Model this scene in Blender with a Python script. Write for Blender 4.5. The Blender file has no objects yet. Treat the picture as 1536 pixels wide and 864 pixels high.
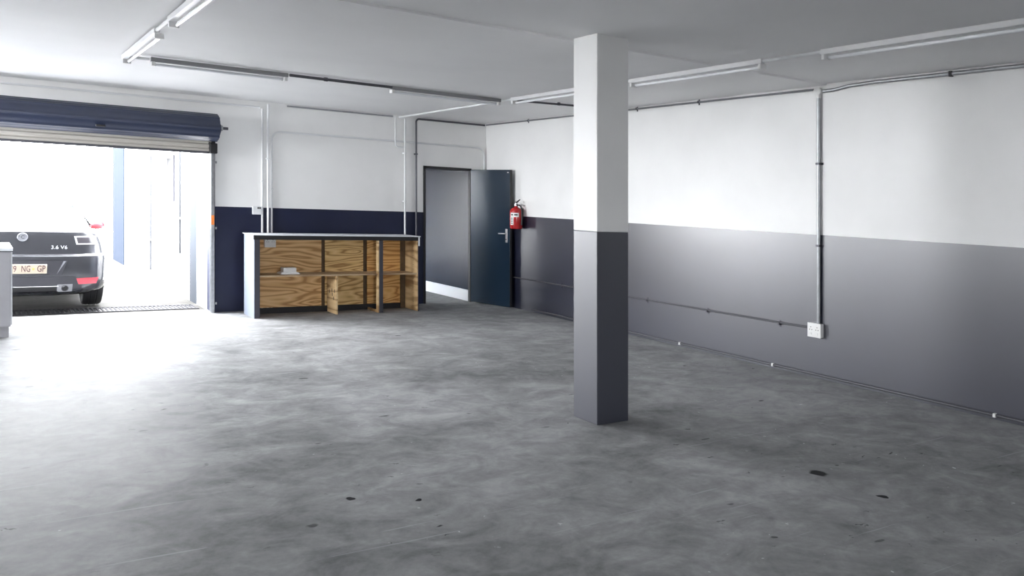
import bpy, bmesh, math, random
from mathutils import Vector, Matrix
random.seed(7)
PI = math.pi
SC = bpy.context.scene
COL = SC.collection

# ------------------------------------------------------------------ the place
# metres.  x runs along the back wall, y runs from the camera end to the back
# wall.  Heights are sheared along x to fit the skewed view; floor, ceiling, paint line and pipes
# take the same shear, all verticals stay plumb.
A = -0.0456  # vertical shear along x, not a real slope
H = 2.75                    # ceiling above floor
XR, YB = 6.67, 10.87        # right wall, back wall
XL, YF = -4.2, -7.0         # left and front walls (out of frame)
PAINT = 1.352               # height of the navy dado
X0, X1, DH = -.80, 2.57, 2.24   # roller door opening
D0, D1, DT = 5.585, 6.400, 2.04 # doorway
SHEAR_ANG = math.atan(A)


def shear_z(x):  # z offset of the sheared world at x
    return A * x

# ------------------------------------------------------------------ materials


def mat(name):
    m = bpy.data.materials.new(name)
    m.use_nodes = True
    nt = m.node_tree
    return m, nt, nt.nodes['Principled BSDF'], nt.links


def plain(name, col, rough=.5, metal=0., spec=.5, coat=0., ior=1.5, var=0., scale=6., bump=0.):
    m, nt, b, L = mat(name)
    b.inputs['Base Color'].default_value = (*col, 1)
    b.inputs['Roughness'].default_value = rough
    b.inputs['Metallic'].default_value = metal
    b.inputs['Specular IOR Level'].default_value = spec
    b.inputs['Coat Weight'].default_value = coat
    b.inputs['IOR'].default_value = ior
    b.inputs['Coat Roughness'].default_value = .08
    if var or bump:
        g = nt.nodes.new('ShaderNodeNewGeometry')
        n = nt.nodes.new('ShaderNodeTexNoise')
        n.inputs['Scale'].default_value = scale
        n.inputs['Detail'].default_value = 5
        L.new(g.outputs['Position'], n.inputs['Vector'])
        if var:
            r = nt.nodes.new('ShaderNodeMapRange')
            r.inputs['From Min'].default_value = .3
            r.inputs['From Max'].default_value = .7
            r.inputs['To Min'].default_value = 1 - var
            r.inputs['To Max'].default_value = 1 + var
            L.new(n.outputs['Fac'], r.inputs['Value'])
            x = nt.nodes.new('ShaderNodeMix')
            x.data_type = 'RGBA'
            x.blend_type = 'MULTIPLY'
            x.inputs['Factor'].default_value = 1
            x.inputs[6].default_value = (*col, 1)
            L.new(r.outputs['Result'], x.inputs[7])
            L.new(x.outputs[2], b.inputs['Base Color'])
        if bump:
            bp = nt.nodes.new('ShaderNodeBump')
            bp.inputs['Strength'].default_value = bump
            bp.inputs['Distance'].default_value = .01
            L.new(n.outputs['Fac'], bp.inputs['Height'])
            L.new(bp.outputs['Normal'], b.inputs['Normal'])
    return m


def concrete(name, lo, hi, rough0, rough1, specks=True):
    m, nt, b, L = mat(name)
    N = nt.nodes.new
    g = N('ShaderNodeNewGeometry')

    def noise(scale, det=6, rough=.6, dist=0., stretch=None):
        n = N('ShaderNodeTexNoise')
        n.inputs['Scale'].default_value = scale
        n.inputs['Detail'].default_value = det
        n.inputs['Roughness'].default_value = rough
        n.inputs['Distortion'].default_value = dist
        if stretch:
            mp = N('ShaderNodeMapping')
            mp.inputs['Rotation'].default_value = (0, 0, stretch[3])
            mp.inputs['Scale'].default_value = stretch[:3]
            L.new(g.outputs['Position'], mp.inputs['Vector'])
            L.new(mp.outputs['Vector'], n.inputs['Vector'])
        else:
            L.new(g.outputs['Position'], n.inputs['Vector'])
        return n.outputs['Fac']

    def rng(v, a, c, d, e, clamp=True):
        r = N('ShaderNodeMapRange')
        r.clamp = clamp
        for k, q in zip(('From Min', 'From Max', 'To Min', 'To Max'), (a, c, d, e)):
            r.inputs[k].default_value = q
        L.new(v, r.inputs['Value'])
        return r.outputs['Result']

    def mth(op, u, v):
        q = N('ShaderNodeMath')
        q.operation = op
        for i, w in enumerate((u, v)):
            if hasattr(w, 'links'):
                L.new(w, q.inputs[i])
            else:
                q.inputs[i].default_value = w
        return q.outputs[0]
    big = noise(.55, 5, .6, .6)
    mid = noise(2.0, 7, .68, .7, (1, 1.25, 1, .6))
    trowel = noise(3.4, 6, .62, 1.0, (1, 1.35, 1, -.35))
    fine = noise(26, 5, .7)
    s = mth('ADD', mth('MULTIPLY', big, .3), mth('ADD', mth('MULTIPLY', mid, .33), mth('MULTIPLY', trowel, .27)))
    s = mth('ADD', s, mth('MULTIPLY', fine, .1))
    t = rng(s, .37, .63, 0, 1)
    ramp = N('ShaderNodeValToRGB')
    ramp.color_ramp.elements[0].color = (*lo, 1)
    ramp.color_ramp.elements[1].color = (*hi, 1)
    e = ramp.color_ramp.elements.new(.52)
    e.color = (*[(p * .52 + q * .48) for p, q in zip(lo, hi)], 1)
    L.new(t, ramp.inputs['Fac'])
    col = ramp.outputs['Color']
    if specks:
        # chipped pits, oil drips and pale paint flecks
        def cells(scale, lo_, hi_, seed, st):
            mp = N('ShaderNodeMapping')
            mp.inputs['Location'].default_value = (seed, seed * .7, 0)
            mp.inputs['Scale'].default_value = st
            mp.inputs['Rotation'].default_value = (0, 0, seed)
            wn = N('ShaderNodeTexNoise')
            wn.inputs['Scale'].default_value = scale * 3
            L.new(g.outputs['Position'], wn.inputs['Vector'])
            ad = N('ShaderNodeVectorMath')
            ad.operation = 'MULTIPLY_ADD'
            ad.inputs[1].default_value = (.10, .10, 0)
            L.new(wn.outputs['Color'], ad.inputs[0])
            L.new(g.outputs['Position'], ad.inputs[2])
            L.new(ad.outputs[0], mp.inputs['Vector'])
            v = N('ShaderNodeTexVoronoi')
            v.voronoi_dimensions = '2D'
            v.inputs['Scale'].default_value = scale
            L.new(mp.outputs['Vector'], v.inputs['Vector'])
            rad = N('ShaderNodeSeparateColor')
            L.new(v.outputs['Color'], rad.inputs['Color'])
            # only some of the cells carry a mark, each of its own size
            size = rng(rad.outputs[0], .62, 1, 0, hi_)
            return rng(mth('SUBTRACT', size, v.outputs['Distance']), 0, lo_, 0, 1)
        mask = rng(noise(.9, 3), .45, .62, 0, 1)
        dark = mth('MULTIPLY', cells(3.1, .03, .085, 3.3, (.6, 1.25, 1)), mask)
        dark2 = mth('MULTIPLY', cells(7.5, .03, .10, 9.1, (.5, 1.3, 1)), mask)
        scr = rng(noise(5, 2, .5, .4, (.22, 7, 1, .9)), .70, .735, 0, .55)
        pale = mth('MULTIPLY', cells(6.2, .02, .06, 6.6, (1, 1, 1)), rng(noise(.7, 2), .5, .6, 0, 1))
        # two old oil drips between the pillar and the right wall
        warp = N('ShaderNodeVectorMath')
        warp.operation = 'MULTIPLY_ADD'
        warp.inputs[1].default_value = (.05, .05, 0)
        wn = N('ShaderNodeTexNoise')
        wn.inputs['Scale'].default_value = 14
        L.new(g.outputs['Position'], wn.inputs['Vector'])
        L.new(wn.outputs['Color'], warp.inputs[0])
        L.new(g.outputs['Position'], warp.inputs[2])
        spot = None
        for sx, sy, sr in ((4.257, 3.123, .052), (4.236, 2.700, .024), (1.948, 3.826, .016), (1.648, 4.0, .022)):
            ds = N('ShaderNodeVectorMath')
            ds.operation = 'DISTANCE'
            ds.inputs[1].default_value = (sx, sy, shear_z(sx))
            L.new(warp.outputs[0], ds.inputs[0])
            r1 = rng(ds.outputs['Value'], sr * .8, sr * 1.1, 1, 0)
            spot = r1 if spot is None else mth('MAXIMUM', spot, r1)
        for f_, c_ in ((mth('MULTIPLY', spot, .95), (.010, .010, .012)), (mth("MULTIPLY", dark, .88), (.012, .013, .015)), (mth('MULTIPLY', dark2, .75), (.03, .032, .035)),
                       (pale, (.62, .63, .65)), (scr, (.42, .43, .45))):
            x = N('ShaderNodeMix')
            x.data_type = 'RGBA'
            L.new(f_, x.inputs['Factor'])
            L.new(col, x.inputs[6])
            x.inputs[7].default_value = (*c_, 1)
            col = x.outputs[2]
    L.new(col, b.inputs['Base Color'])
    b.inputs['Specular IOR Level'].default_value = .014
    L.new(rng(mth('ADD', mth('MULTIPLY', mid, .6), mth('MULTIPLY', trowel, .4)), .35, .65, rough0, rough1), b.inputs['Roughness'])
    bp = N('ShaderNodeBump')
    bp.inputs['Strength'].default_value = .16
    bp.inputs['Distance'].default_value = .012
    L.new(mth('ADD', mth('MULTIPLY', trowel, .8), mth('MULTIPLY', fine, .25)), bp.inputs['Height'])
    L.new(bp.outputs['Normal'], b.inputs['Normal'])
    return m


def plywood(name, c0, c1, c2, seed, freq=11., axis='x'):
    m, nt, b, L = mat(name)
    N = nt.nodes.new
    g = N('ShaderNodeNewGeometry')
    mp = N('ShaderNodeMapping')
    mp.inputs['Location'].default_value = (seed, seed * 2.1, seed * .6)
    mp.inputs['Scale'].default_value = (.75, .4, 4.2) if axis == 'x' else (.5, 3.4, 1.2)
    L.new(g.outputs['Position'], mp.inputs['Vector'])
    n = N('ShaderNodeTexNoise')
    n.inputs['Scale'].default_value = 1.15
    n.inputs['Detail'].default_value = 2.2
    n.inputs['Roughness'].default_value = .42
    n.inputs['Distortion'].default_value = .35
    L.new(mp.outputs['Vector'], n.inputs['Vector'])
    q = N('ShaderNodeMath')
    q.operation = 'MULTIPLY'
    q.inputs[1].default_value = freq
    L.new(n.outputs['Fac'], q.inputs[0])
    pp = N('ShaderNodeMath')
    pp.operation = 'PINGPONG'
    pp.inputs[1].default_value = .5
    L.new(q.outputs[0], pp.inputs[0])
    r = N('ShaderNodeValToRGB')
    el = r.color_ramp.elements
    el[0].position = .06
    el[0].color = (*c0, 1)
    el[1].position = .5
    el[1].color = (*c2, 1)
    e = el.new(.22)
    e.color = (*c1, 1)
    L.new(pp.outputs[0], r.inputs['Fac'])
    L.new(r.outputs['Color'], b.inputs['Base Color'])
    b.inputs['Roughness'].default_value = .62
    return m


M = {}
M['white'] = plain('white_wall_paint', (.85, .85, .84), .38, spec=.7, var=.025, scale=2.2, bump=.04)
M['navy'] = plain('navy_satin_paint', (.0085, .0125, .040), .42, spec=.5, ior=1.42, var=.12, scale=3, bump=.03)
M['navygloss'] = plain('navy_gloss_enamel', (.008, .010, .028), .33, spec=.5, ior=2.35, var=.12, scale=3, bump=.012)
M['navypillar'] = plain('navy_pillar_enamel', (.006, .009, .026), .44, spec=.5, ior=2.3)
M['ceil'] = plain('ceiling_paint', (.86, .86, .86), .6, var=.03, scale=1.1, bump=.05)
M['floor'] = concrete('polished_concrete', (.135, .138, .142), (.44, .445, .45), .42, .54)
M['yard'] = concrete('yard_concrete', (.026, .025, .023), (.105, .103, .097), .6, .8, specks=False)
M['doorblue'] = plain('blue_door_enamel', (.008, .021, .040), .22, spec=.55, bump=.10, scale=2.5)
M['corrblue'] = plain('corridor_enamel', (.018, .027, .052), .22, ior=1.55, bump=.10, scale=2.2)
M['steel'] = plain('galvanised_steel', (.42, .43, .45), .38, metal=.85, var=.12, scale=20)
M['dullsteel'] = plain('dull_conduit', (.085, .085, .095), .5, metal=.2)
M['midsteel'] = plain('painted_grey_conduit', (.20, .205, .22), .4, metal=.3)
M['darksteel'] = plain('dark_conduit', (.10, .10, .115), .42, metal=.5)
M['pipewhite'] = plain('white_conduit', (.76, .77, .78), .38)
M['plastic'] = plain('white_plastic', (.80, .80, .79), .32)
M['slot'] = plain('dark_slot', (.015, .015, .017), .5)
M['black'] = plain('black_plastic', (.012, .012, .014), .45)
M['rubber'] = plain('tyre_rubber', (.018, .018, .02), .75, bump=.1, scale=60)
M['shutnavy'] = plain('navy_shutter_paint', (.016, .024, .055), .30, spec=.6)
M['shutcream'] = plain('cream_shutter_paint', (.50, .475, .43), .34)
M['batten'] = plain('white_batten_enamel', (.74, .74, .75), .35)
M['battenshade'] = plain('shaded_batten_enamel', (.26, .26, .27), .4)  # rear row housings: their unlit side is painted into the colour
M['tube'] = plain('white_glass_tube', (.86, .87, .90), .14, spec=.6)
M['red'] = plain('red_enamel', (.42, .010, .012), .22, coat=.4)
M['label'] = plain('white_paper_label', (.80, .78, .76), .5)
M['chrome'] = plain('chrome', (.72, .73, .75), .14, metal=1)
M['satin'] = plain('satin_nickel', (.62, .62, .63), .3, metal=1)
M['laminate'] = plain('white_laminate', (.80, .82, .86), .35)
M['paleblue'] = plain('pale_blue_laminate', (.21, .235, .29), .5, spec=.2)
M['grey'] = plain('grey_laminate', (.30, .30, .32), .35, var=.03, scale=12)
M['charcoal'] = plain('charcoal_edge', (.050, .050, .066), .4)
M['orange'] = plain('orange_tape', (.80, .22, .04), .5)
PLY = [plywood('pine_plywood_broad', (.44, .235, .085), (.66, .41, .18), (.80, .55, .28), 1.3, 11),
       plywood('pine_plywood_banded', (.40, .22, .075), (.68, .45, .18), (.82, .59, .28), 5.9, 13),
       plywood('pine_plywood_warm', (.44, .19, .05), (.68, .37, .11), (.80, .50, .20), 8.4, 11)]
M['plyside'] = plywood('pine_plywood_side', (.36, .22, .10), (.60, .42, .22), (.70, .52, .29), 3.1, 6)
M['batwood'] = plain('weathered_batten', (.10, .062, .030), .7, var=.3, scale=14)
M['shelfwood'] = plywood('pine_shelf', (.30, .19, .10), (.46, .33, .20), (.54, .40, .26), 2.2, 5, 'y')
M['carpaint'] = plain('graphite_car_paint', (.055, .057, .066), .26, metal=.3, coat=1.)
M['cartrim'] = plain('dark_car_trim', (.045, .045, .055), .5)
M['emblem'] = plain('pale_badge', (.30, .31, .34), .4)
M['glass'] = plain('car_glass', (.02, .024, .03), .05, spec=.9, coat=1.)
M['lamp'] = plain('smoked_lamp', (.07, .065, .075), .12, coat=1.)
M['reflector'] = plain('red_reflector', (.62, .03, .06), .2, coat=.6)
M['mirrorred'] = plain('red_mirror_shell', (.42, .03, .04), .25, coat=.8)
M['plate'] = plain('cream_plate', (.60, .51, .40), .4)
M['platered'] = plain('plate_ink', (.08, .015, .03), .5)
M['yellow'] = plain('yellow_crest', (.75, .55, .16), .5)
M['yardwhite'] = plain('white_yard_paint', (.82, .82, .82), .6)
M['yardblue'] = plain('blue_yard_paint', (.017, .022, .033), .9, spec=.03)
M['yardgrey'] = plain('grey_yard_paint', (.050, .056, .066), .9, spec=.03)
M['yardpipe'] = plain('grey_downpipe', (.06, .062, .068), .9, spec=.03)
M['yardpane'] = plain('window_pane', (.10, .14, .17), .06, spec=.9)
M['iron'] = plain('cast_iron', (.030, .030, .034), .8, spec=.1)

# ------------------------------------------------------------------ mesh kit


class MB:
    """collects shapes into one mesh; every face remembers its material slot"""

    def __init__(s):
        s.bm = bmesh.new()
        s.slot = 0

    def face(s, vs):
        try:
            f = s.bm.faces.new(vs)
            f.material_index = s.slot
            return f
        except ValueError:
            return None

    def box(s, x0, y0, z0, x1, y1, z1, bev=0., seg=2, mtx=None):
        t = bmesh.new()
        bmesh.ops.create_cube(t, size=1)
        for v in t.verts:
            v.co = Vector(((x0 + x1) / 2 + v.co.x * (x1 - x0), (y0 + y1) / 2 + v.co.y * (y1 - y0), (z0 + z1) / 2 + v.co.z * (z1 - z0)))
        if bev:
            bmesh.ops.bevel(t, geom=list(t.edges), offset=bev, segments=seg, profile=.5, affect='EDGES')
        s.merge(t, mtx)
        return s

    def merge(s, t, mtx=None):
        mp = {}
        for v in t.verts:
            mp[v] = s.bm.verts.new(mtx @ v.co if mtx else v.co)
        for f in t.faces:
            s.face([mp[v] for v in f.verts])
        t.free()

    def ring(s, c, u, w, ru, rw, n):
        return [s.bm.verts.new(c + u * (ru * math.cos(2 * PI * i / n)) + w * (rw * math.sin(2 * PI * i / n))) for i in range(n)]

    def skin(s, r0, r1):
        n = len(r0)
        for i in range(n):
            s.face([r0[i], r0[(i + 1) % n], r1[(i + 1) % n], r1[i]])

    def tube(s, pts, r, n=10, cap=True):
        pts = [Vector(q) for q in pts]
        prev = None
        up = None
        for i, q in enumerate(pts):
            d = (pts[min(i + 1, len(pts) - 1)] - pts[max(i - 1, 0)]).normalized()
            if up is None:
                up = Vector((0, 0, 1)) if abs(d.z) < .9 else Vector((1, 0, 0))
            u = (up - d * up.dot(d)).normalized()
            up = u
            w = d.cross(u)
            rr = r[i] if isinstance(r, (list, tuple)) else r
            g = s.ring(q, u, w, rr, rr, n)
            if prev:
                s.skin(prev, g)
            elif cap:
                s.face(list(reversed(g)))
            prev = g
        if cap:
            s.face(prev)
        return s

    def lathe(s, prof, n=24, mtx=None, cap=True):
        """prof: (radius, height) pairs about the z axis"""
        mtx = mtx or Matrix()
        prev = None
        for r, z in prof:
            g = [s.bm.verts.new(mtx @ Vector((r * math.cos(2 * PI * i / n), r * math.sin(2 * PI * i / n), z))) for i in range(n)]
            if prev:
                s.skin(prev, g)
            elif cap:
                s.face(list(reversed(g)))
            prev = g
        if cap:
            s.face(prev)
        return s

    def prism(s, poly, y0, y1, mtx=None):
        """poly in (x, z), swept along y"""
        mtx = mtx or Matrix()
        a = [s.bm.verts.new(mtx @ Vector((x, y0, z))) for x, z in poly]
        b = [s.bm.verts.new(mtx @ Vector((x, y1, z))) for x, z in poly]
        s.skin(a, b)
        s.face(a)
        s.face(list(reversed(b)))
        return s

    def sweep(s, poly, x0, x1):
        """poly in (y, z), swept along x"""
        a = [s.bm.verts.new(Vector((x0, y, z))) for y, z in poly]
        b = [s.bm.verts.new(Vector((x1, y, z))) for y, z in poly]
        s.skin(a, b)
        s.face(a)
        s.face(list(reversed(b)))
        return s

    def done(s, name, m, parent=None, base=None, smooth=None, level=True):
        """level: shear z along x with the floor (heights are above it)"""
        bmesh.ops.recalc_face_normals(s.bm, faces=list(s.bm.faces))
        me = bpy.data.meshes.new(name)
        if level:
            for v in s.bm.verts:
                v.co.z += shear_z(v.co.x)  # vertical shear added to every vertex
        off = Vector(base) if base else Vector((0, 0, 0))
        if base and level:
            off.z += shear_z(off.x)
        if parent is not None:
            off = parent.matrix_world.translation.copy() if parent.get('_w') is None else Vector(parent['_w'])
        if level or base:
            for v in s.bm.verts:
                v.co -= off
        s.bm.to_mesh(me)
        s.bm.free()
        for q in (m if isinstance(m, (list, tuple)) else [m]):
            me.materials.append(q)
        if smooth:
            me.polygons.foreach_set('use_smooth', [True] * len(me.polygons))
            me.set_sharp_from_angle(angle=math.radians(smooth))
        o = bpy.data.objects.new(name, me)
        COL.objects.link(o)
        if parent is not None:
            o.parent = parent
            o['_w'] = list(off)
        else:
            o.location = off
            o['_w'] = list(off)
        return o


def tag(o, label, cat, group=None):
    o['label'] = label
    o['category'] = cat
    if group:
        o['group'] = group
    return o


def thing(name, label, cat, base, group=None):
    o = bpy.data.objects.new(name, None)
    o.empty_display_size = .1
    COL.objects.link(o)
    o.location = (base[0], base[1], base[2] + shear_z(base[0]))
    o['_w'] = list(o.location)
    if name == 'ceiling_light':
        o['kind'] = 'thing'
    return tag(o, label, cat, group)


def structure(o):
    o['kind'] = 'structure'
    return o


def arc(p0, p1, p2, r, n=6):
    """rounded corner at p1"""
    p0, p1, p2 = Vector(p0), Vector(p1), Vector(p2)
    a = (p0 - p1).normalized()
    b = (p2 - p1).normalized()
    c = p1 + (a + b) * r
    out = []
    for i in range(n + 1):
        t = i / n * PI / 2
        out.append(c - b * r * math.cos(t) - a * r * math.sin(t))
    return out


def path(pts, r=.08):
    out = [Vector(pts[0])]
    for i in range(1, len(pts) - 1):
        out += arc(pts[i - 1], pts[i], pts[i + 1], r)
    out.append(Vector(pts[-1]))
    return out


def text_mesh(body, size, extrude=.001):
    cu = bpy.data.curves.new('t', 'FONT')
    cu.body = body
    cu.size = size
    cu.extrude = extrude
    cu.align_x = 'CENTER'
    cu.align_y = 'CENTER'
    cu.resolution_u = 3
    o = bpy.data.objects.new('t', cu)
    COL.objects.link(o)
    me = bpy.data.meshes.new_from_object(o.evaluated_get(bpy.context.evaluated_depsgraph_get()))
    bpy.data.objects.remove(o)
    bpy.data.curves.remove(cu)
    return me

# ------------------------------------------------------------------ room shell
T = .28
# floor slab
fl = MB()
fl.box(XL, YF, -.12, XR, YB + T, 0)
structure(fl.done('floor', M['floor']))


def ceil_z(x, y):
    """the soffit sags a little between its joints and steps up by the pillar line"""
    z = H
    if y < 4.80:
        z += .016
    z += .004 * math.sin(y * 1.1 + x * .25)
    j = 6.55 - .12 * (x - 2)
    z -= .006 * max(0, 1 - abs(y - j) / .18)
    return z


ce = MB()
ys = sorted(set([YF + i * .2 for i in range(int((YB + T - YF) / .2) + 1)] + [4.795, 4.805, YB + T]))
xs = [XL + (XR - XL) * i / 36 for i in range(37)]
g = [[ce.bm.verts.new((x, y, ceil_z(x, y))) for x in xs] for y in ys]
for j in range(len(ys) - 1):
    for i in range(len(xs) - 1):
        ce.face([g[j][i], g[j][i + 1], g[j + 1][i + 1], g[j + 1][i]])
tp = [[ce.bm.verts.new((x, y, H + .25)) for x in (XL, XR)] for y in (YF, YB + T)]
ce.face([tp[0][0], tp[0][1], tp[1][1], tp[1][0]])
o = structure(ce.done('ceiling', M['ceil']))
# keep the visible underside pointing down
me = o.data
me.polygons.foreach_set('use_smooth', [True] * len(me.polygons))
me.set_sharp_from_angle(angle=math.radians(20))


def dado(mb, x0, y0, x1, y1, z0, z1):
    """a wall block split at the paint line into navy (slot 1) and white (slot 0)"""
    if z0 < PAINT:
        mb.slot = 1
        mb.box(x0, y0, z0, x1, y1, min(PAINT, z1))
    if z1 > PAINT:
        mb.slot = 0
        mb.box(x0, y0, max(PAINT, z0), x1, y1, z1)


HT = H + .2
WM = [M['white'], M['navy']]
w = MB()
dado(w, XR, YF, XR + .25, YB + T, -.1, HT)
structure(w.done('wall_right', [M['white'], M['navygloss']]))
w = MB()
dado(w, XL, YB, X0, YB + T, -.1, HT)
dado(w, X0, YB, X1, YB + T, DH, HT)
dado(w, X1, YB, D0, YB + T, -.1, HT)
dado(w, D0, YB, D1, YB + T, DT, HT)
dado(w, D1, YB, XR, YB + T, -.1, HT)
structure(w.done('wall_back', WM))
w = MB()
LW0, LW1, LZ0, LZ1 = 7.2, 10.6, 1.45, 2.68      # opening added for fill light, out of frame on the left
dado(w, XL - .25, YF, XL, LW0, -.1, HT)
dado(w, XL - .25, LW1, XL, YB + T, -.1, HT)
dado(w, XL - .25, LW0, XL, LW1, LZ1, HT)
dado(w, XL - .25, LW0, XL, LW1, -.1, LZ0)
structure(w.done('wall_left', WM))
w = MB()
FW0, FW1, FZ0, FZ1 = -1.6, .3, .0, 2.0     # unseen opening behind the camera, added to fill the near-facing surfaces
dado(w, XL - .25, YF - .25, FW0, YF, -.1, HT)
dado(w, FW1, YF - .25, XR + .25, YF, -.1, HT)
dado(w, FW0, YF - .25, FW1, YF, FZ1, HT)
structure(w.done('wall_front', WM))

# pillar
pl = MB()
PX0, PX1, PY0, PY1 = 3.688, 3.980, 4.512, 4.785
for z0, z1, s in ((0, PAINT + .012, 1), (PAINT + .012, H + .05, 0)):
    pl.slot = s
    pl.box(PX0, PY0, z0, PX1, PY1, z1, .004, 1)
structure(pl.done('pillar', [M['white'], M['navypillar']]))

# ------------------------------------------------------------------ passage behind the doorway
CX0, CX1, CY1 = 2.85, 6.396, 16.2
c = MB()
c.box(CX0 - .03, YB + T, -.12, CX1 + .3, CY1, 0)
structure(c.done('floor_passage', M['floor']))
c = MB()
c.box(CX0 - .03, YB + T, 2.5, CX1 + .3, CY1 + .25, 2.62)
structure(c.done('ceiling_passage', M['ceil']))
c = MB()
c.box(CX1, YB + .052, -.1, CX1 + .25, CY1, 2.5)
structure(c.done('wall_passage_right', M['corrblue']))
c = MB()
c.box(CX0 - .03, CY1, -.1, CX1 + .25, CY1 + .25, 2.6)
structure(c.done('wall_passage_end', M['white']))
b = MB()
b.box(CX1 - .018, YB + .055, 0.004, CX1, CY1, .175, .003, 1)
structure(b.done('baseboard_passage', M['laminate']))

# ------------------------------------------------------------------ yard outside the roller door
yd = MB()
yd.box(-30, YB + T, -.14, CX0 - .03, 45, -.004)
yd.box(-30, -25, -.14, XL, YB + T, -.004)
yd.box(XL, -25, -.14, 12, YF, -.004)
structure(yd.done('ground_yard', M['yard']))
# side building: white wall with recesses, its windows light the passage
YX = 2.57
wins = [(13.12, 14.55, .30, 2.10), (15.28, 16.0, -.25, 2.05)]
b = MB()
b.box(YX, YB + T, -.1, CX0, 11.72, 4.2)
b.slot = 1
b.box(YX - .004, 11.72, -.1, CX0, 12.13, 2.25)
b.slot = 0
b.box(YX, 11.72, 2.25, CX0, 12.13, 4.2)
b.box(YX, 12.13, -.1, CX0, 13.12, 4.2)
b.box(YX, 13.12, -.1, CX0, 14.55, .52)
b.box(YX, 13.12, 2.12, CX0, 14.55, 4.2)
b.box(YX, 14.55, -.1, CX0, 15.28, 4.2)
b.box(YX, 15.28, 2.05, CX0, 16.0, 4.2)
b.box(YX, 16.0, -.1, CX0, 18.0, 4.2)
b.slot = 2
b.box(YX - .02, 18.0, -.1, CX0, 19.5, 4.2)
b.slot = 0
structure(b.done('wall_yard', [M['yardwhite'], M['yardgrey'], M['yardblue']]))
wn = MB()
for y0, y1 in ((13.12, 13.17), (13.66, 13.72), (14.50, 14.55)):
    wn.box(2.66, y0, .52, 2.71, y1, 2.12)
wn.box(2.66, 13.12, .52, 2.71, 14.55, .57)
wn.box(2.66, 13.12, 2.07, 2.71, 14.55, 2.12)
wo = structure(wn.done('window_1', M['laminate']))
pn = MB()
pn.box(2.66, 13.17, .57, 2.668, 13.66, 2.07)
p_, nt_, bs_, L_ = mat('clear_pane')
bs_.inputs['Transmission Weight'].default_value = 1
bs_.inputs['Roughness'].default_value = .02
bs_.inputs['Base Color'].default_value = (.9, .95, .96, 1)
M['clear'] = p_
pn.done('window_pane', M['clear'], wo)
pn = MB()
# dark stile and rail of the top-hung sash, pushed a little open
pn.box(2.600, 13.455, 1.36, 2.635, 13.495, 2.08).box(2.600, 13.495, 1.36, 2.64, 14.45, 1.40).box(2.600, 13.495, 2.04, 2.64, 14.45, 2.08)
pn.done('window_sash', M['cartrim'], wo)
w = MB()
w.box(-14, 30, -.1, CX0, 30.3, 2.4)
structure(w.done('wall_far', M['yardwhite']))
w = MB()
w.box(XL - 7, YB + T, -.1, XL - 6.8, 30, 2.4)
structure(w.done('wall_boundary', M['yardwhite']))


def downpipe(y, z0, z1, label):
    t = thing('downpipe', label, 'pipe', (YX - .06, y, max(z0, 0)), 'downpipes on the yard wall')
    MB().tube([(YX - .08, y, z0), (YX - .08, y, z1)], .016, 10).done('pipe', M['yardpipe'], t, smooth=60)
    for z in (z0 + .5, (z0 + z1) / 2, z1 - .3):
        MB().box(YX - .115, y - .04, z - .015, YX - .001, y + .04, z + .015, .004, 1).done('clamp', M['steel'], t)


downpipe(12.39, .64, 4.0, 'thin grey downpipe ending above the ground, right of the yard window')
downpipe(14.68, .2, 4.0, 'thin grey downpipe between the yard window and the far recess')

# drain channel with its grating, in front of the threshold
t = thing('drain_grate', 'long grey slotted drain grating set in the concrete outside the roller door', 'drain', (.5, 11.45, 0))
MB().box(-2.1, 11.25, -.01, 2.5, 11.30, .006).box(-2.1, 11.62, -.01, 2.5, 11.67, .006).done('frame', M['iron'], t)
MB().box(-2.1, 11.30, -.012, 2.5, 11.62, -.002).done('channel', M['black'], t)
gb = MB()
for i in range(92):
    x = -2.08 + i * .05
    gb.box(x, 11.30, -.01, x + .026, 11.62, .005)
gb.done('grating', M['iron'], t)

# ------------------------------------------------------------------ roller shutter
RX1 = 2.575
CR = (10.62, 2.338)      # axis (y, height)
t = thing('roller_shutter', 'navy ribbed roller shutter rolled up above the open garage doorway', 'roller shutter', ((X0 + X1) / 2, 10.62, 2.2))
prof = []
n = 96
for i in range(n):
    a_ = 2 * PI * i / n
    k = (i % 12)
    r = .163 + (.010 if k in (0, 1) else .004 if k in (2, 11) else 0)
    prof.append((CR[0] + r * math.cos(a_), CR[1] + r * math.sin(a_)))
MB().sweep(prof, X0 - .06, RX1).done('curtain_roll', M['shutnavy'], t, smooth=28)
# hanging end of the curtain: ribbed slats
sl = MB()
pts = [(CR[0] + .163, CR[1] - .02), (CR[0] + .165, 2.20)]
zz = 2.20
yk = CR[0] + .165
front = [(yk, 2.30)]
while zz > 2.03:
    front += [(yk, zz), (yk - .014, zz - .012), (yk - .014, zz - .038), (yk, zz - .050)]
    zz -= .058
back = [(y + .012, z) for y, z in reversed(front)]
sl.sweep(front + back, X0 + .03, X1 - .03)
sl.done('hanging_curtain', M['shutcream'], t, smooth=30)
MB().box(X0 + .03, yk - .022, 2.015, X1 - .03, yk + .022, 2.045, .006, 2).done('bottom_rail', M['darksteel'], t)
MB().tube([(X0 - .25, *CR), (RX1 + .13, *CR)], .018, 12).done('axle', M['darksteel'], t, smooth=60)
MB().lathe([(.018, 0), (.034, 0), (.034, .02), (.018, .02)], 6, Matrix.Translation((RX1 + .045, *CR)) @ Matrix.Rotation(PI / 2, 4, 'Y')).done('axle_nut', M['steel'], t)
for x, s in ((RX1 + .03, 1), (X0 - .10, -1)):
    b = MB()
    poly = [(YB, 2.20), (YB, 2.50), (10.74, 2.42), (10.60, 2.38), (10.58, 2.31), (10.66, 2.25)]
    b.sweep(poly, x, x + .012)
    b.done('end_bracket', M['charcoal'], t)
g_ = MB()
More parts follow.
